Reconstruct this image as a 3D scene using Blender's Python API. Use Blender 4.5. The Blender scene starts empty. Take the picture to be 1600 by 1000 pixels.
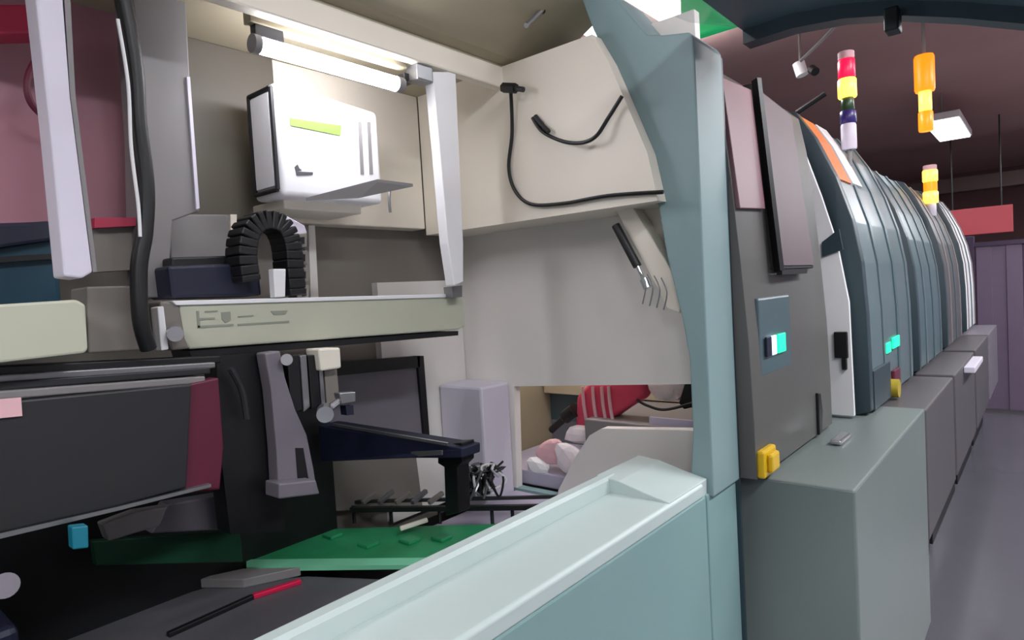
import bpy, bmesh, math, random
from mathutils import Vector, Matrix
random.seed(7)
S = bpy.context.scene
C = S.collection

# ------------------------------------------------------------------ camera
FPX, VPX, VPY, ROLL, CZ = 1000.0, 1640.0, 408.0, 0.058, 1.35
_X = Vector((VPX-800, VPY-500, FPX)).normalized()
_hc = VPY-500+ROLL*(VPX-800)
_Z = Vector((0, _hc, FPX)).cross(Vector((1, -ROLL, 0))).normalized()
if _Z.y > 0: _Z = -_Z
_Y = _Z.cross(_X)
right = Vector((_X.x, _Y.x, _Z.x)); down = Vector((_X.y, _Y.y, _Z.y)); fwd = Vector((_X.z, _Y.z, _Z.z))
cd = bpy.data.cameras.new('camera'); cam = bpy.data.objects.new('camera', cd); C.objects.link(cam)
cd.sensor_width = 36.0; cd.sensor_fit = 'HORIZONTAL'; cd.lens = 36.0*FPX/1600.0; cd.clip_start = 0.02
m3 = Matrix((right, -down, -fwd)).transposed()
cam.matrix_world = Matrix.Translation((0, 0, CZ)) @ m3.to_4x4()
S.camera = cam
EYE = Vector((0, 0, CZ))
def ray(px, py): return right*(px-800)+down*(py-500)+fwd*FPX
def PX(px, py, v): d = ray(px, py); return EYE+d*(v/d.x)
def PY(px, py, v): d = ray(px, py); return EYE+d*(v/d.y)
def PZ(px, py, v): d = ray(px, py); return EYE+d*((v-CZ)/d.z)

# ------------------------------------------------------------------ world, lights, exposure
w = bpy.data.worlds.new('world'); S.world = w; w.use_nodes = True
w.node_tree.nodes['Background'].inputs[0].default_value = (0.55, 0.6, 0.65, 1)
w.node_tree.nodes['Background'].inputs[1].default_value = 0.15
S.view_settings.view_transform = 'Standard'; S.view_settings.look = 'None'
S.view_settings.exposure = 0.32; S.view_settings.gamma = 1.0; S.view_settings.use_curve_mapping = False
CEIL = 3.0
LMP = PZ(1012, 22, 2.93)
LAMPS = [(-1.6, -1.0), (0.4, -1.0), (2.4, -1.0), (4.6, -1.2), (-1.6, 1.3), (LMP.x, LMP.y), (7.9, .76), (7.0, -1.2), (9.4, -1.2)]  # last two added out of view to lighten the ceiling
for i, (lx, ly) in enumerate(LAMPS):
    ld = bpy.data.lights.new('hall_light', 'AREA'); ld.shape = 'RECTANGLE'; ld.size = 1.15; ld.size_y = 0.26
    ld.energy = 8 if i == 6 else 44; ld.color = (0.90, 0.97, 1.0)
    lo = bpy.data.objects.new('hall_light', ld); C.objects.link(lo); lo.location = (lx, ly, CEIL-0.29)
    if i != 6:
        lu = ld.copy(); lu.energy = 22                      # upward lamp added over each fitting to lighten the ceiling
        uo = bpy.data.objects.new('added_uplight', lu); C.objects.link(uo); uo.location = (lx, ly, CEIL-0.19); uo.rotation_euler = (math.pi, 0, 0)

# ------------------------------------------------------------------ materials
def lin(c):
    c = c/255.0
    return c/12.92 if c <= 0.04045 else ((c+0.055)/1.055)**2.4
MATS = {}
def mat(name, rgb, rough=0.5, metal=0.0, emit=None, es=0.0, var=0.06, scale=6.0, bump=0.0, coat=0.0):
    if name in MATS: return MATS[name]
    m = bpy.data.materials.new(name); m.use_nodes = True; MATS[name] = m
    nt = m.node_tree; b = nt.nodes['Principled BSDF']
    col = (lin(rgb[0]), lin(rgb[1]), lin(rgb[2]), 1)
    tc = nt.nodes.new('ShaderNodeTexCoord'); nz = nt.nodes.new('ShaderNodeTexNoise')
    nz.inputs['Scale'].default_value = scale; nz.inputs['Detail'].default_value = 4
    nt.links.new(tc.outputs['Object'], nz.inputs['Vector'])
    mx = nt.nodes.new('ShaderNodeMix'); mx.data_type = 'RGBA'
    mx.inputs[6].default_value = tuple(max(0, c*(1-var)) for c in col[:3])+(1,)
    mx.inputs[7].default_value = tuple(min(1, c*(1+var)) for c in col[:3])+(1,)
    nt.links.new(nz.outputs['Fac'], mx.inputs[0]); nt.links.new(mx.outputs[2], b.inputs['Base Color'])
    b.inputs['Roughness'].default_value = rough; b.inputs['Metallic'].default_value = metal
    if coat: b.inputs['Coat Weight'].default_value = coat
    if emit:
        b.inputs['Emission Color'].default_value = (lin(emit[0]), lin(emit[1]), lin(emit[2]), 1)
        b.inputs['Emission Strength'].default_value = es
    if bump:
        bp = nt.nodes.new('ShaderNodeBump'); bp.inputs['Strength'].default_value = bump
        nt.links.new(nz.outputs['Fac'], bp.inputs['Height']); nt.links.new(bp.outputs['Normal'], b.inputs['Normal'])
    return m
def clear(name, rgb, gloss=0.12, opaque=0.25):
    m = bpy.data.materials.new(name); m.use_nodes = True; MATS[name] = m
    nt = m.node_tree; b = nt.nodes['Principled BSDF']; out = nt.nodes['Material Output']
    c = (lin(rgb[0]), lin(rgb[1]), lin(rgb[2]), 1)
    b.inputs['Base Color'].default_value = c; b.inputs['Roughness'].default_value = 0.12
    tr = nt.nodes.new('ShaderNodeBsdfTransparent'); tr.inputs[0].default_value = tuple(0.88+0.12*x for x in c[:3])+(1,)
    mx = nt.nodes.new('ShaderNodeMixShader'); mx.inputs[0].default_value = opaque
    nt.links.new(tr.outputs[0], mx.inputs[1]); nt.links.new(b.outputs[0], mx.inputs[2]); nt.links.new(mx.outputs[0], out.inputs[0])
    return m
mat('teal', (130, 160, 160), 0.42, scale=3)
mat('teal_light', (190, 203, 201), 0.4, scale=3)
mat('teal_dark', (78, 98, 105), 0.4, scale=3)
mat('frame_paint', (130, 154, 156), 0.42, scale=3)
mat('panel_brown', (92, 86, 76), 0.55, scale=3)
mat('tray_grey', (84, 83, 87), 0.5)
mat('slate', (46, 62, 70), 0.4)
mat('cream', (232, 224, 210), 0.5, scale=3)
mat('beige', (170, 160, 136), 0.55, scale=3)
mat('pale_wall', (232, 227, 222), 0.5, scale=3)
mat('sage', (188, 189, 170), 0.4, scale=4)
mat('white', (235, 234, 236), 0.45)
mat('lilac_white', (214, 208, 222), 0.45)
mat('grey', (128, 124, 124), 0.5)
mat('grey_warm', (126, 119, 112), 0.55)
mat('grey_dark', (36, 36, 39), 0.45)
mat('mauve_grey', (118, 112, 121), 0.4)
mat('black', (14, 13, 16), 0.45)
mat('navy', (22, 26, 48), 0.45)
mat('navy_teal', (20, 62, 80), 0.4)
mat('chrome', (205, 205, 208), 0.22, 0.9)
mat('steel', (140, 140, 142), 0.35, 0.7)
mat('red', (176, 44, 76), 0.5)
mat('maroon', (92, 22, 48), 0.5)
mat('rail_red', (205, 20, 70), 0.4)
mat('green', (42, 142, 92), 0.35, scale=14, var=0.3)
mat('green_pale', (120, 200, 160), 0.35)
mat('green_label', (120, 146, 62), 0.5)
mat('ink', (74, 74, 78), 0.5)
mat('mark', (142, 146, 132), 0.5)
mat('yellow', (214, 172, 22), 0.4)
mat('yellow_dull', (172, 150, 44), 0.5)
mat('lilac', (176, 170, 190), 0.35)
mat('pink', (224, 178, 184), 0.7)
mat('red_cloth', (212, 70, 98), 0.8, bump=0.3, scale=30)
mat('white_cloth', (235, 225, 228), 0.85, bump=0.3, scale=30)
mat('skin_dark', (84, 52, 52), 0.7)
mat('screen', (96, 80, 85), 0.5)
mat('pink_reflection', (134, 94, 103), 0.42)  # pink of a reflection, put into the base colour
mat('curtain', (112, 96, 118), 0.5)
mat('curtain_dark', (62, 44, 72), 0.5)
mat('orange', (226, 122, 62), 0.5)
mat('ceiling_brown', (190, 152, 150), 0.6, scale=1.2, var=0.15)
mat('wall_brown', (120, 84, 84), 0.6, scale=1, var=0.15)
mat('beam_brown', (70, 50, 48), 0.6)
mat('floor', (92, 90, 97), 0.2, scale=2, var=0.1)
mat('wall_grey', (150, 146, 150), 0.6, scale=1.5)
mat('tube', (250, 248, 255), 0.4, emit=(245, 245, 255), es=34)
mat('added_lamp_glow', (250, 248, 255), 0.4, emit=(250, 245, 250), es=20)  # glow of the unseen lamp added behind the slot
mat('cover_grey', (90, 89, 87), 0.45, scale=3)
mat('far_grey', (84, 80, 84), 0.45)
mat('green_dark', (20, 64, 44), 0.4)
mat('grey_teal', (112, 121, 119), 0.4, scale=3)
mat('hood_teal', (92, 108, 114), 0.35, scale=3)
mat('diffuser', (250, 250, 255), 0.4, emit=(240, 248, 255), es=3)
mat('led_green', (20, 190, 140), 0.4, emit=(30, 225, 160), es=1.2)
mat('led_white', (220, 235, 255), 0.4, emit=(215, 230, 255), es=1.2)
mat('led_teal', (20, 100, 120), 0.4, emit=(30, 140, 165), es=0.12)
mat('lens_red', (230, 20, 60), 0.3, emit=(235, 15, 60), es=1.3)
mat('lens_yellow', (255, 220, 90), 0.3, emit=(255, 205, 70), es=2.5)
mat('lens_orange', (240, 130, 20), 0.3, emit=(245, 120, 15), es=1.3)
mat('lens_green', (40, 70, 40), 0.3)
mat('lens_blue', (52, 40, 112), 0.3)
mat('sign_green', (20, 120, 70), 0.4, emit=(20, 140, 80), es=0.7)
mat('banner_red', (170, 70, 78), 0.5, emit=(190, 50, 60), es=0.12)
clear('acrylic', (150, 165, 168), opaque=0.10)
clear('acrylic_red_reflect', (176, 128, 140), opaque=0.85)  # mauve base colour holds the red reflections on the window

# ------------------------------------------------------------------ builders
def thing(name, label, cat, loc=(0, 0, 0), group=None):
    o = bpy.data.objects.new(name, None); C.objects.link(o); o.empty_display_size = 0.05
    o.location = loc; o['label'] = label; o['category'] = cat
    if group: o['group'] = group
    return o
def root_of(o):
    while o.parent: o = o.parent
    return o
def link(name, bm, m, parent=None, label=None, cat=None, group=None, kind=None, smooth=False):
    bmesh.ops.recalc_face_normals(bm, faces=bm.faces[:])
    if parent is not None:
        org = root_of(parent).location.copy()
    else:
        xs = [v.co for v in bm.verts]
        org = Vector(((min(v.x for v in xs)+max(v.x for v in xs))/2, (min(v.y for v in xs)+max(v.y for v in xs))/2, min(v.z for v in xs)))
    for v in bm.verts: v.co -= org
    me = bpy.data.meshes.new(name); bm.to_mesh(me); bm.free()
    me.materials.append(MATS[m])
    if smooth:
        for p in me.polygons: p.use_smooth = True
        me.set_sharp_from_angle(angle=math.radians(40))
    o = bpy.data.objects.new(name, me); C.objects.link(o)
    if parent is not None: o.parent = parent
    else: o.location = org
    if label: o['label'] = label
    if cat: o['category'] = cat
    if group: o['group'] = group
    if kind: o['kind'] = kind
    return o
def bev(bm, b, seg=2):
    if b > 0:
        bmesh.ops.bevel(bm, geom=bm.edges[:], offset=b, segments=seg, affect='EDGES', profile=0.5, clamp_overlap=True)
def bbox(x0, x1, y0, y1, z0, z1, b=0.0, seg=2):
    bm = bmesh.new()
    vs = [bm.verts.new((x, y, z)) for x in (x0, x1) for y in (y0, y1) for z in (z0, z1)]
    for f in ((0, 1, 3, 2), (4, 6, 7, 5), (0, 4, 5, 1), (2, 3, 7, 6), (0, 2, 6, 4), (1, 5, 7, 3)): bm.faces.new([vs[i] for i in f])
    bmesh.ops.recalc_face_normals(bm, faces=bm.faces[:]); bev(bm, b, seg)
    return bm
def prism(pts, vec, b=0.0, seg=2):
    """closed polygon (list of 3D points) extruded by vec"""
    bm = bmesh.new(); vec = Vector(vec)
    a = [bm.verts.new(Vector(p)) for p in pts]; c = [bm.verts.new(Vector(p)+vec) for p in pts]
    n = len(pts); bm.faces.new(a); bm.faces.new(c[::-1])
    for i in range(n): bm.faces.new((a[i], c[i], c[(i+1) % n], a[(i+1) % n]))
    bmesh.ops.recalc_face_normals(bm, faces=bm.faces[:]); bev(bm, b, seg)
    return bm
def profX(yz, x0, x1, b=0.0, seg=2): return prism([(x0, y, z) for y, z in yz], (x1-x0, 0, 0), b, seg)
def smooth_path(pts, n=8):
    pts = [Vector(p) for p in pts]
    if len(pts) < 3: return pts
    out = []
    for i in range(len(pts)-1):
        p0 = pts[max(i-1, 0)]; p1 = pts[i]; p2 = pts[i+1]; p3 = pts[min(i+2, len(pts)-1)]
        for k in range(n):
            t = k/n
            out.append(0.5*((2*p1)+(p2-p0)*t+(2*p0-5*p1+4*p2-p3)*t*t+(3*p1-p0-3*p2+p3)*t**3))
    out.append(pts[-1]); return out
def tube(pts, r, seg=10, sm=True, bm=None, n=8):
    ps = smooth_path(pts, n) if sm else [Vector(p) for p in pts]
    bm = bm or bmesh.new(); rings = []; up = Vector((0.13, 0.21, 0.97))
    for i, p in enumerate(ps):
        t = (ps[min(i+1, len(ps)-1)]-ps[max(i-1, 0)]).normalized()
        a = t.cross(up)
        if a.length < 0.05: a = t.cross(Vector((1, 0, 0)))
        a.normalize(); bb = t.cross(a); up = bb if i else up
        up = a.cross(t)
        rr = r[i*(len(r)-1)//max(1, len(ps)-1)] if isinstance(r, (list, tuple)) else r
        rings.append([bm.verts.new(p+rr*(a*math.cos(2*math.pi*k/seg)+bb*math.sin(2*math.pi*k/seg))) for k in range(seg)])
    for i in range(len(rings)-1):
        for k in range(seg):
            bm.faces.new((rings[i][k], rings[i][(k+1) % seg], rings[i+1][(k+1) % seg], rings[i+1][k]))
    bm.faces.new(rings[0][::-1]); bm.faces.new(rings[-1])
    return bm
def cyl(p0, p1, r, seg=20, r2=None):
    return tube([p0, p1], [r, r2 if r2 is not None else r], seg, False)
def lathe(cx, cy, prof, seg=24):
    bm = bmesh.new(); rings = []
    for r, z in prof: rings.append([bm.verts.new((cx+r*math.cos(2*math.pi*k/seg), cy+r*math.sin(2*math.pi*k/seg), z)) for k in range(seg)])
    for i in range(len(rings)-1):
        for k in range(seg): bm.faces.new((rings[i][k], rings[i][(k+1) % seg], rings[i+1][(k+1) % seg], rings[i+1][k]))
    bm.faces.new(rings[0][::-1]); bm.faces.new(rings[-1]); return bm
def bar(p0, p1, wy, wz, b=0.0, up=(0, 0, 1)):
    """rectangular bar from p0 to p1"""
    p0 = Vector(p0); p1 = Vector(p1); t = (p1-p0).normalized(); a = Vector(up).cross(t)
    if a.length < 1e-3: a = Vector((1, 0, 0))
    a.normalize(); u = t.cross(a)
    return prism([p0+a*wy/2+u*wz/2, p0-a*wy/2+u*wz/2, p0-a*wy/2-u*wz/2, p0+a*wy/2-u*wz/2], p1-p0, b)
def quadY(pxs, y, d, b=0.0):
    """outline seen at the plane y, given real thickness d going deeper"""
    return prism([PY(px, py, y) for px, py in pxs], (0, d, 0), b)

# ------------------------------------------------------------------ the setting
def struct(name, bm, m, label, cat, parent=None): return link(name, bm, m, parent, label, cat, None, 'structure')
struct('floor', bbox(-3.5, 14, -2.6, 5, -0.1, 0), 'floor', 'smooth grey mauve factory floor of the aisle', 'floor')
struct('ceiling', bbox(-3.5, 14, -2.6, 5, CEIL, CEIL+0.1), 'ceiling_brown', 'dark brown factory ceiling above the aisle', 'ceiling')
struct('wall_far', bbox(14, 14.1, -2.6, 5, 0, CEIL), 'wall_brown', 'dull maroon wall closing the far end of the hall', 'wall')
struct('wall_left', bbox(-3.5, 14, 5, 5.1, 0, CEIL), 'wall_grey', 'plain grey wall behind the machine line', 'wall')
struct('wall_right', bbox(-3.5, 14, -2.7, -2.6, 0, CEIL), 'wall_grey', 'plain grey wall along the open side of the aisle', 'wall')
struct('wall_near', bbox(-3.6, -3.5, -2.6, 5, 0, CEIL), 'wall_grey', 'plain grey wall behind the camera', 'wall')
struct('trim_1', bbox(10.2, 10.45, -2.6, 5, 2.32, 2.5), 'beam_brown', 'dark brown cross beam hanging below the far ceiling', 'beam')
for i, (lx, ly) in enumerate(LAMPS):
    lab = ['hall ceiling light panel behind the camera over the aisle', 'hall ceiling light panel straight above the camera', 'hall ceiling light panel over the aisle past the raised hood',
           'hall ceiling light panel over the aisle beside the far machines', 'hall ceiling light panel behind the near machine', 'bright ceiling light panel seen above the teal end frame',
           'small bright white ceiling light hanging down the aisle', 'unseen light panel added before the purple curtain to lighten the ceiling', 'unseen light panel added past the purple curtain to lighten the ceiling'][i]
    t = thing('ceiling_light', lab, 'light', (lx, ly, CEIL), 'hall ceiling lights')
    sx, sy = (0.6, 0.15)
    link('housing', bbox(lx-sx, lx+sx, ly-sy, ly+sy, CEIL-0.265, CEIL-.20, 0.006), 'white', t)
    link('diffuser', bbox(lx-sx+.02, lx+sx-.02, ly-sy+.015, ly+sy-.015, CEIL-0.28, CEIL-0.265), 'diffuser', t)
    for s in (-.5, .5): link('hanger', cyl((lx+s, ly, CEIL-.2), (lx+s, ly, CEIL), .006, 6), 'grey', t)

# ------------------------------------------------------------------ nearest machine, hood raised
FY = 0.60                                             # its front plane
M1 = thing('placement_machine', 'open pale teal placement machine nearest the camera with raised hood', 'machine', (0.3, 1.05, 0), 'machines of the line')
XA, XB = -0.9, 1.36
link('front_panel', bbox(XA, 1.352, FY, FY+.03, 0.08, 0.868, .004), 'teal', M1)
link('corner_panel', bbox(1.358, 1.53, FY, FY+.03, 0.08, 0.868, .004), 'teal', M1)
link('plinth', bbox(XA, 1.52, FY+.05, 1.6, 0, 0.08), 'black', M1)
link('deck', bbox(XA, 1.5, FY+.16, 1.5, 0.62, 0.66), 'black', M1)
link('side_panel', bbox(1.5, 1.53, FY+.032, 1.56, 0.08, 0.74), 'teal', M1)
link('near_side_panel', bbox(XA, XA+.03, FY+.032, 1.56, 0.08, 2.0), 'teal', M1)
# ledge: flat top with a raised inner lip
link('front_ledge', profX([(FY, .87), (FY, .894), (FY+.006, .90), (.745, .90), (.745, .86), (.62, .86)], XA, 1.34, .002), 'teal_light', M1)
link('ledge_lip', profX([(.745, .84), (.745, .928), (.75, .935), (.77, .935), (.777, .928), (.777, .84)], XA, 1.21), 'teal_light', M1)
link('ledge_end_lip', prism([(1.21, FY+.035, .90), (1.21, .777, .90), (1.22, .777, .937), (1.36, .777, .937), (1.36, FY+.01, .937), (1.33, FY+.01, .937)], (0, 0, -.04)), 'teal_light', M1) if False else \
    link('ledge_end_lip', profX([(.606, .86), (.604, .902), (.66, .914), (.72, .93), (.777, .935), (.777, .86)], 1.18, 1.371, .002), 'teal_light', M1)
# end frame with the curved inner edge
inner = [(.872, 2.06), (.845, 1.98), (.806, 1.892), (.76, 1.775), (.715, 1.658), (.693, 1.53), (.678, 1.413), (.646, 1.262), (.634, 1.172), (.634, 1.0), (.645, .90), (.66, .86)]
outer = [(.59, .86), (.59, 1.885), (.60, 1.90), (.662, 1.912), (.70, 1.925), (.79, 2.05)]
link('end_frame', profX(inner+outer, 1.372, 1.53, .004), 'frame_paint', M1)
link('frame_gasket', bbox(1.53, 1.54, .592, .64, .3, 1.88), 'slate', M1)
# end wall, with the slot that opens to the next machine
link('end_wall', profX([(.64, 1.098), (1.272, 1.06), (1.285, .74), (1.5, .74), (1.5, 2.0), (.64, 2.0)], 1.5, 1.528), 'pale_wall', M1)
link('end_wall_lower', profX([(.62, .70), (.62, .975), (.70, .978), (.96, .958), (1.0, .935), (1.05, .87), (1.12, .76), (1.13, .70)], 1.495, 1.53), 'pale_wall', M1)
link('back_wall', bbox(XA, 1.528, 1.5, 1.53, .62, 2.0), 'grey_warm', M1)
link('upper_panel_end', profX([(.672, 1.537), (1.44, 1.537), (1.44, 1.95), (.822, 1.95), (.782, 1.875), (.737, 1.762), (.693, 1.648)], 1.33, 1.371), 'cream', M1)
link('panel_soffit', bbox(1.371, 1.5, .70, 1.44, 1.537, 1.56), 'cream', M1)
link('upper_panel_back', bbox(.86, 1.328, 1.44, 1.5, 1.555, 1.95, .004), 'cream', M1)
link('upper_panel_dark', bbox(.60, .858, 1.435, 1.5, 1.555, 1.95, .003), 'panel_brown', M1)
link('canopy', bbox(XA, 1.5, 1.11, 1.5, 1.95, 1.98), 'beige', M1)
link('canopy_lip', bbox(XA, 1.40, 1.105, 1.135, 1.893, 1.95, .005), 'cream', M1)
link('canopy_front', profX([(1.135, 1.95), (1.08, 1.965), (.98, 2.02), (.86, 2.08), (.86, 2.095), (.98, 2.035), (1.1, 1.98)], XA, 1.5), 'beige', M1)
# diagonal brace with gas strut on the end wall
link('brace', prism([PX(958, 322, 1.40), PX(985, 319, 1.40), PX(1070, 455, 1.40), PX(1062, 490, 1.40), PX(1042, 482, 1.40)], (.05, 0, 0), .003), 'cream', M1)
link('gusset', prism([PX(995, 322, 1.46), PX(1065, 312, 1.46), PX(1090, 455, 1.46), PX(1070, 450, 1.46)], (.03, 0, 0), .002), 'cream', M1)
gs = link('gas_strut', cyl(PX(962, 352, 1.38), PX(996, 416, 1.38), .0105), 'black', M1, smooth=True)
link('strut_rod', cyl(PX(996, 416, 1.38), PX(1010, 446, 1.38), .005), 'chrome', gs, smooth=True)
link('strut_joint', cyl(PX(1006, 436, 1.375), PX(1012, 450, 1.375), .011), 'chrome', gs, smooth=True)
link('hinge_bracket', bbox(1.41, 1.47, .655, .69, 1.335, 1.39, .004), 'white', M1)
for k in range(4):
    x0 = 1000+k*11
    link('spring_wire', tube([PX(x0, 425+k*3, 1.37), PX(x0+9, 445+k*4, 1.365), PX(x0+4, 475+k*3, 1.37)], .0016, 6), 'steel', M1)
# posts
link('inner_post', prism([PY(676, 112, 1.11), PY(712, 112, 1.11), PY(724, 380, 1.11), PY(724, 440, 1.11), PY(710, 446, 1.11), PY(700, 380, 1.11), PY(688, 240, 1.11)], (0, .03, 0), .002), 'white', M1)
link('post_clamp', bbox(1.03, 1.08, 1.11, 1.15, 1.855, 1.893, .004), 'steel', M1)
link('post_foot', quadY([(706, 448), (722, 446), (722, 464), (708, 465)], 1.14, .03), 'steel', M1)
link('near_post', quadY([(46, -92), (92, -92), (110, 150), (145, 425), (128, 435), (100, 432), (78, 200)], 1.05, .05, .003), 'lilac_white', M1)
link('post_plate', quadY([(98, -40), (108, -40), (118, 150), (152, 425), (145, 425), (110, 150)], 1.055, .04), 'grey', M1)
link('grey_column', quadY([(202, -75), (287, -75), (298, 140), (312, 330), (270, 345), (262, 465), (228, 465), (222, 200)], 1.28, .09, .003), 'grey', M1)
link('column_highlight', quadY([(292, 120), (297, 120), (312, 325), (307, 327)], 1.275, .02), 'lilac_white', M1)  # pale strip paints the highlight along the column's edge
# back left: acrylic window, red block, painted red reflection, dark housings
link('acrylic_window', quadY([(-400, -80), (208, -80), (224, 345), (-360, 366)], 1.42, .012), 'acrylic_red_reflect', M1)
link('red_block', quadY([(-30, 6), (60, 6), (66, 52), (-30, 54)], 1.30, .06, .004), 'red', M1)
link('red_reflection', quadY([(148, 340), (225, 340), (225, 352), (148, 356)], 1.32, .03), 'red', M1)  # red strip painted in for a reflection below the window
link('door_handle', tube([PY(70, 70, 1.36), PY(44, 120, 1.34), PY(48, 160, 1.34), PY(78, 190, 1.36)], .006, 8), 'maroon', M1, smooth=True)
link('motor_housing', quadY([(-200, 362), (85, 344), (98, 478), (-200, 497)], 1.28, .12, .008), 'navy_teal', M1)
link('housing_top', quadY([(-200, 355), (92, 345), (92, 375), (-200, 416)], 1.26, .14, .006), 'navy', M1)
link('housing_band', quadY([(-200, 412), (90, 396), (92, 404), (-200, 424)], 1.265, .02), 'black', M1)
link('window_lower', quadY([(145, 356), (228, 354), (234, 420), (150, 425)], 1.34, .03), 'grey_warm', M1)
# gantry beam, left and right pieces
link('gantry_beam_near', quadY([(-420, 502), (120, 468), (134, 476), (138, 546), (132, 552), (-420, 616)], 1.06, .10, .004), 'sage', M1)
link('beam_block', quadY([(136, 448), (224, 446), (226, 546), (138, 552)], 1.14, .08, .003), 'grey_warm', M1)
gb = link('gantry_beam', quadY([(280, 472), (716, 460), (725, 466), (726, 510), (718, 515), (296, 546), (285, 530)], 1.17, .10, .004), 'sage', M1)
link('beam_top_highlight', prism([PY(268, 470, 1.165), PY(718, 459, 1.165), PY(718, 464, 1.165), PY(276, 477, 1.165)], (0, .12, 0), .001), 'white', gb)  # white strip paints the highlight on top of the beam
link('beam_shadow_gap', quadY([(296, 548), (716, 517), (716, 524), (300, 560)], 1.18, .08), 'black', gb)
for pts in ([(307, 486), (311, 486), (313, 512), (309, 512)], [(309, 509), (365, 506), (365, 509), (309, 513)], [(312, 497), (336, 496), (336, 499), (312, 500)],
            [(346, 488), (360, 487), (361, 500), (352, 505), (347, 499)], [(372, 494), (396, 492), (396, 494), (372, 496)], [(372, 506), (452, 501), (452, 504), (372, 509)],
            [(423, 486), (450, 485), (446, 491), (428, 492)], [(320, 486), (340, 485), (340, 487), (320, 488)]):
    link('embossed_mark', quadY(pts, 1.1685, .003), 'mark', gb)
link('beam_end_cap', quadY([(250, 470), (280, 474), (296, 545), (268, 548), (256, 520)], 1.17, .07, .004), 'grey_warm', M1)
link('end_bracket', quadY([(246, 480), (256, 478), (264, 546), (252, 548)], 1.15, .03, .002), 'white', M1)
link('end_knob', cyl(PY(272, 518, 1.16), PY(274, 522, 1.13), .013), 'chrome', M1, smooth=True)
# dark carriage on the beam
link('carriage', quadY([(262, 415), (404, 410), (410, 462), (268, 466)], 1.22, .10, .006), 'navy', M1)
link('carriage_top', quadY([(268, 402), (398, 398), (402, 418), (268, 424)], 1.24, .08, .004), 'black', M1)
link('back_shelf_panel', quadY([(262, 335), (366, 335), (368, 405), (268, 412)], 1.40, .03, .003), 'grey', M1)
link('shelf_divider', quadY([(360, 335), (370, 335), (370, 402), (362, 402)], 1.39, .03), 'cream', M1)
link('sensor_post', quadY([(427, 420), (447, 420), (446, 464), (430, 465)], 1.16, .02, .002), 'white', M1)
for k in range(4):
    yy = 366+k*27
    link('terminal_block', quadY([(458+k*2, yy), (480+k*1, yy-2), (480+k*1, yy+20), (458+k*2, yy+22)], 1.215, .035, .002), 'grey_warm', M1)
    link('terminal_hole', quadY([(467+k*2, yy+5), (476+k, yy+4), (476+k, yy+15), (467+k*2, yy+16)], 1.212, .004), 'black', M1)
link('terminal_cap', quadY([(432, 334), (446, 336), (476, 352), (480, 364), (462, 368), (450, 352)], 1.22, .03, .002), 'lilac_white', M1)
link('back_wall_trim', quadY([(482, 352), (492, 352), (498, 470), (486, 470)], 1.46, .02), 'pale_wall', M1)
# linear rails and dark cover below the beam
for k, (a, b2, c2, mm) in enumerate([(574, 556, 11, 'black'), (588, 566, 9, 'steel'), (600, 574, 10, 'grey_dark'), (614, 588, 10, 'grey')]):
    link('linear_rail', quadY([(-420, a+(a-b2)*380/(385-8*k)), (345-k*8, b2), (345-k*8, b2+c2), (-420, a+c2+4+(a+4-b2)*380/(385-8*k))], 1.14-.012*k, .05, .002), mm, M1)
link('rail_label', quadY([(-5, 624), (33, 621), (35, 650), (-5, 654)], 1.085, .004), 'pink', M1)
link('dark_cover', quadY([(-420, 668), (300, 600), (292, 762), (180, 792), (-420, 928)], 1.09, .03, .003), 'grey_dark', M1)
link('cover_edge', quadY([(-420, 929), (180, 793), (330, 756), (330, 761), (180, 799), (-420, 942)], 1.088, .03), 'steel', M1)
link('red_cover', quadY([(296, 600), (342, 590), (350, 700), (344, 765), (288, 772)], 1.10, .03, .003), 'maroon', M1)
link('head_backing', quadY([(338, 556), (436, 548), (440, 700), (446, 830), (360, 835), (344, 700)], 1.16, .05), 'black', M1)
link('hose', tube([PY(360, 575, 1.13), PY(378, 610, 1.13), PY(386, 655, 1.13)], .006, 8), 'grey_dark', M1, smooth=True)
# placement head
ph = link('head_bracket', quadY([(414, 552), (438, 548), (446, 590), (462, 640), (480, 680), (490, 730), (497, 772), (436, 778), (432, 700), (424, 610)], 1.12, .035, .003), 'mauve_grey', M1)
link('bracket_foot', quadY([(436, 756), (494, 750), (500, 772), (436, 780)], 1.085, .05, .003), 'mauve_grey', ph)
link('bracket_slot', quadY([(462, 700), (474, 700), (482, 748), (466, 752)], 1.118, .004), 'black', ph)
link('bracket_screw', cyl(PY(448, 562, 1.115), PY(448, 562, 1.10), .011), 'chrome', ph, smooth=True)
for k, (a, c, mm) in enumerate([(452, 470, 'black'), (472, 482, 'steel'), (484, 498, 'black'), (500, 506, 'steel'), (508, 528, 'grey_warm')]):
    link('nozzle_shaft', quadY([(a-3, 556), (c-3, 554), (c+3, 640-k*4), (a+3, 648-k*4)], 1.14+.004*k, .03, .002), mm, M1)
link('head_motor', quadY([(498, 545), (532, 543), (534, 575), (502, 580)], 1.13, .05, .004), 'cream', M1)
link('camera_fitting', tube([PY(498, 652, 1.1), PY(512, 640, 1.1), PY(530, 626, 1.1), PY(545, 618, 1.1)], .007, 8), 'chrome', M1, smooth=True)
link('fitting_block', quadY([(530, 614), (556, 612), (556, 628), (534, 632)], 1.09, .02, .002), 'steel', M1)
link('fitting_joint', cyl(PY(508, 642, 1.085), PY(508, 648, 1.06), .016), 'chrome', M1, smooth=True)
link('fitting_sensor', quadY([(540, 634), (552, 633), (553, 648), (542, 649)], 1.10, .02), 'navy', M1)
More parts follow.
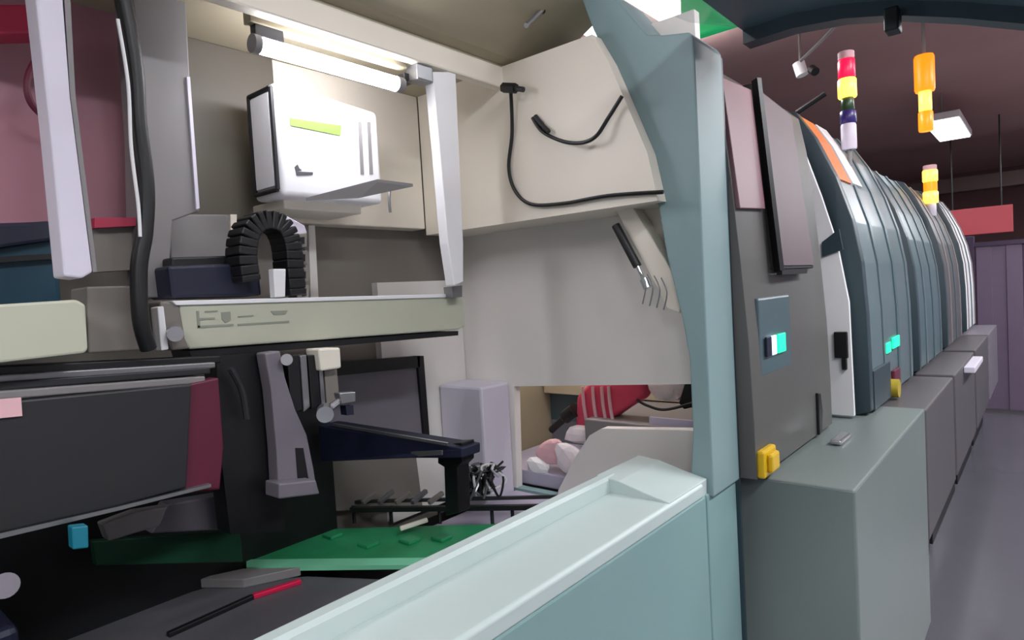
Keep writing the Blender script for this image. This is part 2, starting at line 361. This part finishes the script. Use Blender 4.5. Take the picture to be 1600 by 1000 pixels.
# dark window panel on the back wall and white duct
dp = link('back_panel', quadY([(500, 568), (656, 558), (668, 690), (506, 700)], 1.46, .03, .002), 'mauve_grey', M1)
link('panel_frame', quadY([(500, 568), (656, 556), (656, 574), (500, 590)], 1.45, .02), 'black', dp)
link('panel_frame', quadY([(652, 556), (662, 556), (672, 690), (664, 692)], 1.45, .02), 'black', dp)
link('lower_back_panel', quadY([(500, 716), (650, 712), (660, 790), (500, 800)], 1.47, .02), 'grey_warm', M1)
link('back_cladding', bbox(1.16, 1.498, 1.475, 1.5, .70, 1.40), 'pale_wall', M1)
link('duct_box', bbox(1.37, 1.497, 1.29, 1.47, .70, 1.075, .008), 'lilac_white', M1)
# cross arm running into the machine
ca = link('cross_arm', prism([PY(497, 664, 1.40), PY(722, 700, 1.0), PY(722, 716, 1.0), PY(640, 716, 1.13), PY(500, 722, 1.40)], (.06, 0, 0), .003), 'navy', M1)
link('arm_rail', bar(PY(520, 663, 1.36), PY(700, 694, 1.03), .006, .006), 'chrome', ca)
link('arm_end', prism([PX(642, 706, .955), PX(690, 704, .955), PX(690, 711, .955), PX(644, 714, .955)], (.004, 0, 0)), 'steel', ca)
link('arm_bracket', prism([PX(684, 694, 1.0), PX(722, 692, 1.0), PX(722, 722, 1.0), PX(714, 730, 1.0), PX(716, 802, 1.0), PX(696, 806, 1.0), PX(694, 730, 1.0), PX(684, 724, 1.0)], (.04, 0, 0), .002), 'black', M1)
link('clamp_frame', bar(PZ(548, 796, .80), PZ(860, 792, .80), .014, .012), 'black', M1)
link('clamp_frame', bar(PZ(552, 784, .80), PZ(870, 776, .80), .010, .008), 'grey_dark', M1)
for px in (552, 610, 686, 768, 800):
    link('clamp_leg', cyl(PZ(px, 790, .80), PZ(px, 792, .80)+Vector((0, 0, -.045)), .005, 8), 'black', M1)
for k in range(5):
    px = 566+k*26
    link('clamp_finger', bar(PZ(px, 786, .805), PZ(px+22, 770-3*(k % 2), .82), .012, .012, .002), 'steel' if k % 2 else 'grey_warm', M1)
link('finger_tip', bar(PZ(625, 826, .78), PZ(668, 812, .79), .012, .01, .002), 'cream', M1)
# loose internal wiring near the bracket
for k in range(26):
    a = random.uniform(0, 6.28); c = PZ(748+random.uniform(-20, 22), 772, .80)
    pts = [c+Vector((random.uniform(-.05, .05), random.uniform(-.04, .04), random.uniform(0, .085))) for _ in range(5)]
    link('wire', tube(pts, .0034, 6, n=5), ['black', 'black', 'steel', 'white', 'black'][k % 5], M1, smooth=True)
link('work_table', bbox(1.08, 1.495, .80, 1.285, .715, .735, .003), 'lilac', M1)
# dark feeder tray area
for nm, pts, z0, z1, mm in [('feeder_tray', [(100, 985), (330, 915), (480, 900), (600, 905), (420, 1010), (80, 1040)], .70, .74, 'tray_grey'),
                            ('tray_rim', [(300, 905), (380, 888), (470, 886), (380, 905)], .74, .76, 'grey')]:
    link(nm, prism([PZ(px, py, z1) for px, py in pts], (0, 0, z0-z1), .002), mm, M1)
link('red_rail', bar(PZ(395, 932, .745), PZ(470, 908, .745), .012, .010, .002), 'rail_red', M1)
link('tray_rail', bar(PZ(262, 992, .745), PZ(395, 932, .745), .012, .010, .002), 'black', M1)
link('red_rail_end', bar(PZ(86, 984, .745), PZ(108, 980, .745), .016, .02, .002), 'rail_red', M1)
link('valve_block', quadY([(212, 800), (262, 792), (250, 822), (170, 846), (160, 820)], 1.2, .03, .003), 'grey', M1)
link('valve_block', quadY([(262, 788), (372, 770), (380, 826), (236, 834)], 1.26, .04, .003), 'mauve_grey', M1)
link('back_darkening_sheet', bbox(XA, .95, 1.44, 1.46, .66, 1.16), 'black', M1)  # black sheet added to darken the lit back wall here
link('side_gusset', bbox(-.3, .20, 1.05, 1.44, .68, .95, .01), 'navy', M1)
link('status_led', quadY([(112, 824), (138, 821), (139, 856), (114, 859)], 1.05, .02, .002), 'led_teal', M1)
link('round_fitting', cyl(PY(8, 915, 1.0), PY(8, 915, .975), .015), 'mauve_grey', M1, smooth=True)
# raised hood: shell over the aisle, clear window, dark seal along its end
hp = [(1.02, 2.075), (.93, 2.085), (.85, 2.07), (.74, 2.0), (.64, 1.93), (.522, 1.882), (.418, 1.885), (.317, 1.874), (.225, 1.852), (.122, 1.814), (.028, 1.774), (-.10, 1.71), (-.22, 1.63)]
def offs(a, d): return [(y, z+d) for y, z in a]
def strip(pts, d0, d1, x0, x1): return profX(offs(pts, d0)+offs(pts, d1)[::-1], x0, x1)
hood = link('raised_hood', strip(hp[5:], .028, .048, 1.18, 1.53), 'teal_dark', M1, smooth=True)
link('hood_window', strip(hp[1:6], .03, .036, -.3, 1.47), 'acrylic', hood, smooth=True)
link('hood_window', strip(hp[5:], .032, .038, -.3, 1.18), 'acrylic', hood, smooth=True)
link('hood_rib', strip(hp[:3], .02, .05, 1.47, 1.53), 'teal', hood, smooth=True)
link('hood_rib', strip(hp, .02, .05, .0, .06), 'teal', hood, smooth=True)
link('hood_seal', strip(hp[5:], -.002, .028, 1.485, 1.53), 'slate', hood, smooth=True)
link('hood_latch', bbox(1.46, 1.5, .215, .24, 1.815, 1.86, .003), 'black', hood)
hs = link('hood_strut', cyl(PY(892, -30, .95), PY(846, 16, .95), .010), 'black', M1, smooth=True)
link('strut_rod', cyl(PY(846, 16, .95), PY(822, 40, .95), .006), 'steel', hs, smooth=True)

# ------------------------------------------------------------------ things inside the nearest machine
t = thing('tube_light', 'glowing white tube light under the beige canopy', 'light', (.82, 1.15, 1.84))
p0, p1 = PY(404, 70, 1.15), PY(618, 131, 1.15)
link('tube', cyl(p0, p1, .0165, 16), 'tube', t, smooth=True)
link('end_cap', cyl(p0+Vector((-.014, 0, 0)), p0, .018, 16), 'grey', t, smooth=True)
link('end_cap', cyl(p1, p1+Vector((.018, 0, 0)), .018, 16), 'grey', t, smooth=True)
link('batten', bbox(p0.x-.02, p1.x+.03, 1.138, 1.165, 1.885, 1.948, .003), 'beige', t)
link('bracket', bbox(p1.x+.02, p1.x+.06, 1.14, 1.22, 1.86, 1.875, .002), 'grey_dark', t)
link('bracket', bbox(p0.x-.01, p0.x+.05, 1.14, 1.16, 1.86, 1.89, .002), 'grey_dark', t)

t = thing('tube_light', 'unseen second tube light added under the canopy to brighten the open machine', 'light', (-.3, 1.15, 1.84))  # added out of view to brighten the interior
link('tube', cyl((-.55, 1.15, 1.85), (-.1, 1.15, 1.85), .0165, 16), 'tube', t, smooth=True)
link('end_cap', cyl((-.57, 1.15, 1.85), (-.55, 1.15, 1.85), .018, 16), 'grey', t, smooth=True)
link('end_cap', cyl((-.1, 1.15, 1.85), (-.08, 1.15, 1.85), .018, 16), 'grey', t, smooth=True)
link('batten', bbox(-.57, -.08, 1.138, 1.165, 1.885, 1.948, .003), 'beige', t)

t = thing('control_box', 'white control box with green label strip below the tube light', 'box', (.88, 1.31, 1.585))
bx0, bx1, by0, by1, bz0, bz1 = .748, 1.02, 1.25, 1.368, 1.585, 1.82
link('body', prism([(bx0, by0, bz0), (bx1, by0, bz0), (bx1, by0, bz1-.012), (bx0, by0, bz1+.008)], (0, by1-by0, 0), .012, 3), 'white', t, smooth=True)
ring = []
for (yy, zz) in ((by0+.012, bz0+.014), (by0+.012, bz1-.005), (by1-.014, bz1-.005), (by1-.014, bz0+.014)): ring.append(Vector((bx0-.003, yy, zz)))
bm = bmesh.new()
for i in range(4): tube([ring[i], ring[(i+1) % 4]], .005, 8, False, bm)
link('seal', bm, 'black', t)
link('side_door', bbox(bx0-.006, bx0+.002, by0+.02, by1-.022, bz0+.022, bz1-.013, .002), 'white', t)
link('label_strip', bbox(.765, .90, by0-.003, by0+.002, 1.765, 1.79) if False else quadY([(453, 184), (534, 196), (532, 212), (454, 196)], by0-.002, .004), 'green_label', t)
for pts in ([(461, 261), (465, 257), (468, 263), (472, 266), (463, 268)], [(463, 268), (489, 269), (489, 273), (464, 274)]):
    link('logo_mark', quadY(pts, by0-.002, .003), 'ink', t)
for px in (560, 574):
    link('cover_groove', quadY([(px, 190), (px+5, 191), (px+9, 272), (px+4, 272)], by0-.002, .004), 'grey', t)
link('mounting_foot', bbox(.78, .99, 1.30, 1.44, 1.565, 1.588, .003), 'cream', t)
t = thing('document_tray', 'thin grey tray leaf sticking out below the white control box', 'tray', (1.0, 1.2, 1.56))
tr = [(.80, 1.235, 1.572), (.99, 1.27, 1.60), (1.17, 1.27, 1.60), (1.20, 1.22, 1.60), (1.05, 1.10, 1.572), (.93, 1.08, 1.56)]
tr = [PZ(478, 309, 1.565), PZ(590, 280, 1.60), PZ(645, 287, 1.592), PZ(560, 305, 1.568)]
link('leaf', prism(tr, (0, 0, -.006)), 'grey', t)
link('pull_cord', tube([PY(609, 298, 1.25), PY(608, 312, 1.25), PY(610, 332, 1.25)], .0035, 8), 'steel', t)
link('cable', tube([PY(179, -60, 1.10), PY(200, 40, 1.10), PY(212, 120, 1.10), PY(216, 190, 1.10), PY(228, 290, 1.10), PY(226, 360, 1.10), PY(217, 420, 1.10), PY(220, 500, 1.10), PY(232, 545, 1.11)], .0125, 12), 'black', None,
     'thick black cable hanging in front of the grey column', 'cable', smooth=True)
link('cable', tube([PY(184, 30, 1.085), PY(200, 130, 1.085), PY(205, 230, 1.085), PY(216, 320, 1.09), PY(219, 370, 1.09)], .0028, 8), 'white', None,
     'thin white cable running beside the thick black cable', 'cable', smooth=True)
link('cable', tube([PX(797, 132, 1.29), PX(799, 160, 1.31), PX(800, 210, 1.322), PX(795, 262, 1.322), PX(805, 298, 1.322), PX(830, 319, 1.322), PX(880, 318, 1.322), PX(950, 306, 1.322), PX(1036, 300, 1.322)], .0048, 8), 'black', None,
     'black cable dropping down and looping along the cream end wall', 'cable', smooth=True)
link('cable', tube([PX(832, 184, 1.322), PX(848, 206, 1.322), PX(880, 221, 1.31), PX(910, 223, 1.30), PX(932, 212, 1.30), PX(950, 185, 1.31), PX(972, 150, 1.31)], .0048, 8), 'black', None,
     'short dark cable hanging in a curve beside the teal frame', 'cable', smooth=True)
link('cable_plug', tube([PX(836, 182, 1.322), PX(848, 196, 1.322), PX(858, 206, 1.315)], [.007, .006, .004], 8), 'grey_dark', None,
     'small dark plug at the end of the short hanging cable', 'plug', smooth=True)
t = thing('cable_gland', 'small black cable gland where the looping cable leaves the canopy', 'gland', PX(795, 137, 1.29))
link('nut', cyl(PX(786, 137, 1.29), PX(806, 138, 1.29), .013, 6), 'black', t)
link('clip', cyl(PX(806, 138, 1.29), PX(818, 140, 1.29), .007, 8), 'grey_dark', t)
# cable chain
t = thing('cable_chain', 'black cable chain arching up behind the sage gantry beam', 'cable chain', PY(420, 464, 1.2))
cp = smooth_path([PY(386, 440, 1.2), PY(380, 400, 1.2), PY(386, 362, 1.2), PY(408, 345, 1.2), PY(436, 352, 1.2), PY(450, 380, 1.2), PY(454, 420, 1.2), PY(458, 462, 1.2)], 3)
for i in range(len(cp)-1):
    link('chain_link', bar(cp[i], cp[i+1]+(cp[i+1]-cp[i])*.12, .05, .036, .003, up=(0, 1, 0)) if False else prism(
        [cp[i]+Vector((0, -.022, 0))+n*.019 for n in [((cp[i+1]-cp[i]).normalized().cross(Vector((0, 1, 0))))]] +
        [cp[i]+Vector((0, -.022, 0))-n*.019 for n in [((cp[i+1]-cp[i]).normalized().cross(Vector((0, 1, 0))))]] +
        [cp[i+1]+Vector((0, -.022, 0))-n*.019 for n in [((cp[i+1]-cp[i]).normalized().cross(Vector((0, 1, 0))))]] +
        [cp[i+1]+Vector((0, -.022, 0))+n*.019 for n in [((cp[i+1]-cp[i]).normalized().cross(Vector((0, 1, 0))))]], (0, .06, 0), .003), 'black', t)
# green board
t = thing('green_board', 'green circuit board panel lying under the placement head', 'board', PZ(460, 855, .76))
link('panel', prism([PZ(130, 836, .76), PZ(400, 830, .76), PZ(790, 818, .76), PZ(740, 850, .76), PZ(690, 872, .76), PZ(390, 874, .76), PZ(150, 872, .76)], (0, 0, -.012)), 'green', t)
link('board_left_plate', quadY([(145, 846), (375, 828), (380, 878), (150, 884)], 1.30, .02, .002), 'green_dark', M1)  # dark green upright standing in for the board's darker left end
link('front_edge', prism([PZ(385, 874, .762), PZ(692, 871, .762), PZ(680, 882, .762), PZ(385, 886, .762)], (0, 0, -.01)), 'green_pale', t)
for k, (px, py) in enumerate([(455, 846), (520, 838), (575, 852), (640, 846), (690, 842)]):
    c = PZ(px, py, .76)
    link('chip', bbox(c.x-.018, c.x+.018, c.y-.02, c.y+.02, .76, .768, .002), 'green', t)
# bundle in the slot: red striped cloth and white wrapped pieces
t = thing('striped_cloth', 'red cloth with pale stripes seen through the end wall slot', 'cloth', PX(940, 670, 1.62))
def crumple(pts, depth, x, seed):
    # soft crumpled pack filling the outline pts at the plane x
    rnd = random.Random(seed)
    w3 = [PX(px, py, x) for px, py in pts]
    y0, y1 = min(p.y for p in w3)-.012, max(p.y for p in w3)+.012; z0, z1 = min(p.z for p in w3)-.004, max(p.z for p in w3)+.012
    bm = bmesh.new(); bmesh.ops.create_icosphere(bm, subdivisions=2, radius=1.0)
    dirs = [(Vector((rnd.uniform(-1, 1), rnd.uniform(-1, 1), rnd.uniform(-1, 1))).normalized(), rnd.uniform(.1, .28)) for _ in range(14)]
    for v in bm.verts:
        n = v.co.normalized(); k = 1.0
        for d, a in dirs: k -= 1.6*a*max(0, n.dot(d)-.45)
        e = [math.copysign(abs(c)**.75, c) for c in n]
        v.co = Vector((x+depth/2+e[0]*depth/2*k, (y0+y1)/2+e[1]*(y1-y0)/2*k, (z0+z1)/2+e[2]*(z1-z0)/2*k))
    return bm
def blob(pts, depth, x, b=.012):
    return prism([PX(px, py, x) for px, py in pts], (depth, 0, 0), b, 3)
rc = link('folds', blob([(898, 668), (900, 620), (922, 596), (1000, 588), (1004, 622), (975, 640), (940, 664), (915, 672)], .06, 1.60), 'red_cloth', t, smooth=True)
for px in (910, 926, 940, 951):
    link('stripe', tube([PX(px, 604, 1.597), PX(px+2, 630, 1.594), PX(px+6, 656, 1.597)], .0052, 8), 'pink', rc, smooth=True)
link('dark_roll', tube([PX(862, 672, 1.62), PX(884, 652, 1.61), PX(900, 640, 1.61)], [.012, .022, .026], 10), 'black', None, 'small dark roll left of the red striped cloth', 'roll', smooth=True)
for k, (pts, xx, mm, lab) in enumerate([([(824, 690), (858, 682), (874, 700), (868, 722), (826, 724)], 1.55, 'pink', 'pinkish crumpled wrapper left of the striped cloth'),
                                   ([(880, 672), (930, 668), (938, 684), (905, 700), (878, 694)], 1.57, 'white_cloth', 'pale crumpled wrapper under the striped cloth'),
                                   ([(852, 706), (898, 698), (905, 722), (862, 740)], 1.545, 'white_cloth', 'pale wrapper in front of the crumpled wrappers'),
                                   ([(818, 726), (838, 720), (856, 740), (814, 746)], 1.54, 'white', 'small white cap lying by the lilac work table')]):
    link('wrapper', crumple(pts, .05, xx, k), mm, None, lab, 'wrapper')
link('white_pouch', crumple([(1004, 592), (1078, 588), (1070, 626), (1030, 640), (1008, 622)], .05, 1.62, 9), 'white_cloth', None, 'white pouch beside the red striped cloth in the slot', 'pouch', smooth=True)
link('dark_clamp', blob([(1072, 590), (1092, 588), (1092, 634), (1068, 640), (1060, 630)], .05, 1.62, .004), 'black', None, 'black clamp at the aisle end of the slot', 'clamp')
link('loose_wire', tube([PX(995, 625, 1.6), PX(1012, 634, 1.6), PX(1040, 640, 1.6), PX(1088, 628, 1.6)], .004, 8), 'black', None, 'dark wire curling below the white pouch', 'wire', smooth=True)
# ------------------------------------------------------------------ second machine: control cover and base cabinet
M2 = thing('placement_machine', 'grey placement machine with wall monitor and square yellow button beside the teal frame', 'machine', (2.05, .9, 0), 'machines of the line')
link('conveyor_bed', bbox(1.56, 1.9, .66, 1.06, .74, .965, .004), 'grey', M2)
link('conveyor_tray', bbox(1.545, 1.9, 1.062, 1.45, .74, .785, .004), 'lilac', M2)
link('edge_rail', bbox(1.55, 1.56, .66, .84, .968, .99), 'lilac', M2)
link('inner_back', bbox(1.545, 1.93, 1.46, 1.49, .74, 1.5), 'beige', M2)
link('inner_floor', bbox(1.545, 1.93, .86, 1.46, .60, .70), 'grey', M2)
link('back_plate', bbox(1.88, 1.9, .66, 1.45, .97, 1.4), 'beige', M2)
cov = [(.66, 1.90), (.62, 1.86), (.60, 1.75), (.585, 1.6), (.57, 1.4), (.558, 1.2), (.553, 1.0), (.553, .86), (.64, .86), (.665, 1.3), (.74, 1.6), (.80, 1.9)]
link('front_cover', profX(cov, 1.542, 2.25, .003), 'cover_grey', M2, smooth=True)
def cy(z):
    pts = cov[:8]
    for i in range(len(pts)-1):
        if pts[i][1] >= z >= pts[i+1][1]:
            k = (pts[i][1]-z)/(pts[i][1]-pts[i+1][1]); return pts[i][0]+k*(pts[i+1][0]-pts[i][0])
    return .56
link('base_cabinet', bbox(1.60, 2.67, .35, .85, .07, .85, .006), 'grey_teal', M2)
link('plinth', bbox(1.62, 2.65, .39, .85, 0, .07), 'black', M2)
link('kick_gap', bbox(1.60, 2.67, .356, .37, .40, .404), 'slate', M2)
link('upper_body', bbox(1.93, 2.40, .86, 1.5, .86, 1.9), 'teal_dark', M2)
link('added_slot_lamp', cyl((1.66, .9, 1.46), (1.66, 1.4, 1.46), .014, 10), 'added_lamp_glow', M2)  # unseen lamp added to brighten what shows through the slot
link('interior_roof', bbox(1.54, 1.93, .86, 1.5, 1.5, 1.53), 'cream', M2)
mo = link('monitor', prism([(1.775, .606, 1.875), (2.10, .603, 1.85), (2.10, .552, 1.37), (1.75, .552, 1.37)], (0, .03, 0), .004), 'grey_dark', M2)
link('screen', prism([(1.79, .601, 1.865), (2.09, .598, 1.84), (2.09, .549, 1.38), (1.765, .549, 1.38)], (0, .006, 0)), 'screen', mo)
link('bezel', bar((1.772, .592, 1.88), (1.745, .544, 1.365), .014, .022), 'black', mo)
link('bezel', bar((1.745, .544, 1.362), (2.0, .552, 1.362), .014, .014), 'black', mo)
link('pink_reflection', prism([(1.55, .598, 1.84), (1.75, .598, 1.85), (1.73, .568, 1.53), (1.55, .568, 1.52)], (0, .012, 0), .002), 'pink_reflection', M2)  # pink plate paints a reflection beside the monitor
link('display_housing', bbox(1.61, 1.86, cy(1.25)-.006, cy(1.1)+.02, 1.10, 1.30, .006), 'teal_dark', M2)
for x0, x1, mm in ((1.635, 1.672, 'navy'), (1.676, 1.71, 'led_white'), (1.725, 1.785, 'led_green')):
    link('display', bbox(x0, x1, .546, .552, 1.15, 1.20, .002), mm, M2)
eb = link('emergency_stop', bbox(1.548, 1.64, .535, .555, .862, .93, .006), 'yellow', M2)
link('button', bbox(1.566, 1.626, .522, .536, .873, .92, .01), 'yellow', eb)
link('handle', prism([(2.07, .545, .99), (2.10, .545, .985), (2.115, .545, .93), (2.10, .545, .865), (2.07, .545, .86)], (0, .012, 0), .003), 'black', M2)
link('latch', bbox(2.0, 2.12, .47, .50, .852, .866, .004), 'chrome', M2)
# white inner panel between covers
link('side_window_panel', profX([(.70, 1.90), (.655, 1.80), (.60, 1.62), (.555, 1.45), (.525, 1.25), (.52, .86), (.72, .86), (.80, 1.9)], 2.40, 2.42), 'white', M2)
link('panel_latch', bbox(2.385, 2.40, .53, .572, 1.06, 1.15, .003), 'black', M2)
link('panel_latch', bbox(2.385, 2.40, .535, .55, 1.02, 1.06, .002), 'black', M2)
link('panel_stay', prism([(2.39, .60, 1.46), (2.39, .545, 1.50), (2.39, .535, 1.43), (2.39, .60, 1.41)], (.012, 0, 0)), 'slate', M2)

# ------------------------------------------------------------------ further machines with curved hoods
HOOD = [(.80, 1.97), (.70, 1.93), (.64, 1.83), (.575, 1.68), (.53, 1.53), (.505, 1.38), (.495, 1.2), (.492, 1.0), (.492, .86)]
def hood_machine(x0, x1, bx0, bx1, label, hoodmat, basemat, extras=True, top=0.0, panel_mat='teal_light'):
    m = thing('placement_machine', label, 'machine', ((x0+x1)/2, .9, 0), 'machines of the line')
    prof = [(y, z+top*(z-.86)) for y, z in HOOD]
    back = [(1.5, .86), (1.5, prof[0][1]), (.95, prof[0][1]+.01)]
    link('hood', profX(prof+back, x0+.05, x1, .004), hoodmat, m, smooth=True)
    link('hood_rim', profX([(y-.012, z+.006) for y, z in prof]+[(y+.07, z-.02) for y, z in prof[::-1]], x0, x0+.05, .004), 'slate', m, smooth=True)
    link('base_cabinet', bbox(bx0, bx1, .35, 1.4, .36, .84, .006), basemat, m)
    link('plinth', bbox(bx0+.02, bx1-.02, .46, 1.4, 0, .36), 'black', m)
    n = 3; wdt = (x1-x0-.1)/n
    for k in range(n):                                   # vertical ribs over the curved hood
        xx = x0+.1+wdt*(k+.7)
        link('hood_rib', profX([(y-.005, z+.003) for y, z in prof[1:]]+[(y+.01, z-.01) for y, z in prof[:0:-1]], xx, xx+.04), 'teal_dark' if k % 2 else panel_mat, m, smooth=True)
    if extras:
        link('display', bbox(2.80, 2.88, .483, .49, 1.03, 1.07, .002), 'led_green', m)
        link('display', bbox(2.93, 3.07, .483, .49, 1.035, 1.08, .002), 'led_green', m)
        link('emergency_stop', cyl((2.88, .46, .885), (2.88, .495, .885), .036, 20), 'yellow_dull', m, smooth=True)
        link('button_box', bbox(2.91, 3.03, .478, .492, .865, .95, .004), 'maroon', m)
        link('recess_shade', bbox(x0+.06, x0+.36, .478, .49, .86, 1.0, .002), 'slate', m)  # slate plate paints the shade of the hood's recess
    return m, prof
M3, pr3 = hood_machine(2.46, 3.45, 2.70, 3.55, 'teal curved hood machine right behind the grey monitor machine', 'hood_teal', 'far_grey', panel_mat='hood_teal')
link('top_cover', profX([(y-.004, z+.008) for y, z in pr3[:4]]+[(y+.02, z-.01) for y, z in pr3[3::-1]], 2.53, 2.72), 'orange', M3)
link('light_cover', profX([(y-.006, z+.01) for y, z in pr3[1:4]]+[(y+.02, z-.01) for y, z in pr3[3:0:-1]], 2.74, 2.9), 'white', M3)
M4, pr4 = hood_machine(3.56, 4.5, 3.62, 4.62, 'slate hooded machine after the teal curved hood machine', 'teal_dark', 'far_grey', False, -.05, 'hood_teal')
M5, pr5 = hood_machine(4.66, 5.6, 4.72, 5.7, 'pale hooded machine near the far end of the line', 'far_grey', 'far_grey', False, -.04, 'grey')
M6, pr6 = hood_machine(5.8, 6.7, 5.8, 6.75, 'last and farthest hooded machine before the purple curtain', 'white', 'mauve_grey', False, -.02, 'grey')
link('side_tray', bbox(4.0, 4.5, .30, .349, .80, .83, .004), 'lilac_white', None, 'pale tray clipped to the slate hooded machine', 'tray')

# ------------------------------------------------------------------ signal towers
def tower(px, x, y0, y1, segs, label, r, base_z=None, hang=False):
    a = PX(px, y0, x); b = PX(px, y1, x); zt, zb = a.z, b.z
    bz = base_z if base_z is not None else zb
    t = thing('signal_tower', label, 'signal light', (b.x, b.y, bz), 'signal towers on the machines')
    tot = sum(s[1] for s in segs); z = zt
    for nm, h, mm, k in segs:
        hh = (zt-zb)*h/tot
        link(nm, lathe(b.x, b.y, [(r*k*.9, z-hh), (r*k, z-hh*.93), (r*k, z-hh*.07), (r*k*.9, z)]), mm, t, smooth=True); z -= hh
    if hang: link('rod', cyl((b.x, b.y, zt-.002), (b.x, b.y, CEIL), r*.2, 8), 'grey', t, smooth=True)
    elif bz < zb-.01: link('pole', cyl((b.x, b.y, bz), (b.x, b.y, zb+.002), r*.3, 12), 'grey', t, smooth=True)
    return t
tower(1327, 2.9, 80, 234, [('cap', .09, 'pink', 1), ('red_lens', .22, 'lens_red', 1.05), ('yellow_lens', .22, 'lens_yellow', 1.15), ('green_lens', .15, 'lens_green', .8), ('blue_lens', .15, 'lens_blue', 1), ('base', .3, 'lilac_white', .95)],
      'signal tower with red, yellow, green and blue lenses on the teal curved hood', .030, 1.78)
tower(1447, 4.45, 86, 205, [('upper_lens', .55, 'lens_orange', 1.1), ('lower_lens', .3, 'lens_yellow', .7), ('base', .3, 'lens_orange', .8)],
      'tall glowing orange signal light hanging beside the small ceiling light', .047, None, True)
tower(1455, 5.2, 258, 338, [('cap', .15, 'pink', .9), ('upper_lens', .35, 'lens_yellow', 1), ('middle_lens', .3, 'lens_orange', .9), ('lower_lens', .35, 'lens_yellow', 1), ('base', .4, 'lilac_white', .7)],
      'small farther signal tower with two yellow lenses', .045, 1.80)

# ------------------------------------------------------------------ hall details
t = thing('security_camera', 'small white security camera hanging left of the signal tower', 'camera', PX(1262, 103, 4.2))
c0 = PX(1256, 104, 4.2)
link('body', cyl(c0+Vector((0, .03, .03)), c0+Vector((0, .01, -.05)), .035), 'white', t, smooth=True)
link('lens', cyl(PX(1268, 108, 4.15), PX(1274, 112, 4.12), .025), 'black', t, smooth=True)
link('stem', cyl(c0+Vector((0, .02, .02)), (c0.x, c0.y+.02, CEIL), .008, 8), 'grey', t)
link('stay_wire', tube([PX(1250, 96, 3.4), PX(1285, 62, 3.4), PX(1325, 18, 3.4), PX(1345, -2, 3.4)+Vector((0, 0, .03)), (3.4, PX(1345, -2, 3.4).y, CEIL)], .008, 8), 'grey', None, 'thin grey stay wire slanting up towards the raised hood', 'wire')
link('ceiling_hook', tube([PX(1245, 176, 3.6), PX(1290, 146, 3.6)], .014, 8, False), 'black', None, 'short black arm sticking out above the teal hood', 'arm')
t = thing('hanging_sign', 'green lit sign hanging from the ceiling beyond the raised hood window', 'sign', PZ(1130, 8, 2.7))
g = PZ(1130, 6, 2.75)
link('panel', bbox(g.x-.03, g.x+.03, g.y-.3, g.y+.22, 2.62, 2.86, .01), 'sign_green', t)
link('hanger', cyl((g.x, g.y, 2.86), (g.x, g.y, CEIL), .01, 8), 'grey', t)
link('lamp', bbox(g.x-.04, g.x-.03, g.y-.03, g.y+.02, 2.74, 2.78), 'led_green', t)
t = thing('hanging_banner', 'red panel glowing above the far machines', 'banner', (9.0, .55, 1.75))
link('panel', bbox(9.0, 9.03, .30, .95, 1.70, 2.0, .004), 'banner_red', t)
link('cord', cyl((9.015, .4, 2.0), (9.015, .4, CEIL), .008, 6), 'black', t)
link('cord', cyl((9.015, .85, 2.0), (9.015, .85, CEIL), .008, 6), 'black', t)
t = thing('strip_curtain', 'purple strip curtain at the far end of the aisle', 'curtain', (7.3, 0, 0))
for k in range(14):
    y1 = .52-k*.11
    link('curtain_strip', bbox(7.3+.012*(k % 2), 7.312+.012*(k % 2), y1-.115, y1, .02, 1.52, .003), ['curtain', 'curtain', 'lilac', 'curtain', 'curtain_dark'][(k*3) % 5], t)
link('rail', bbox(7.28, 7.34, -1.05, .56, 1.52, 1.56), 'curtain_dark', t)
link('post', bbox(7.27, 7.35, .53, .66, 0, 1.62, .004), 'curtain_dark', t)
link('post', bbox(7.27, 7.35, -1.12, -1.04, 0, 1.62, .004), 'curtain_dark', t)
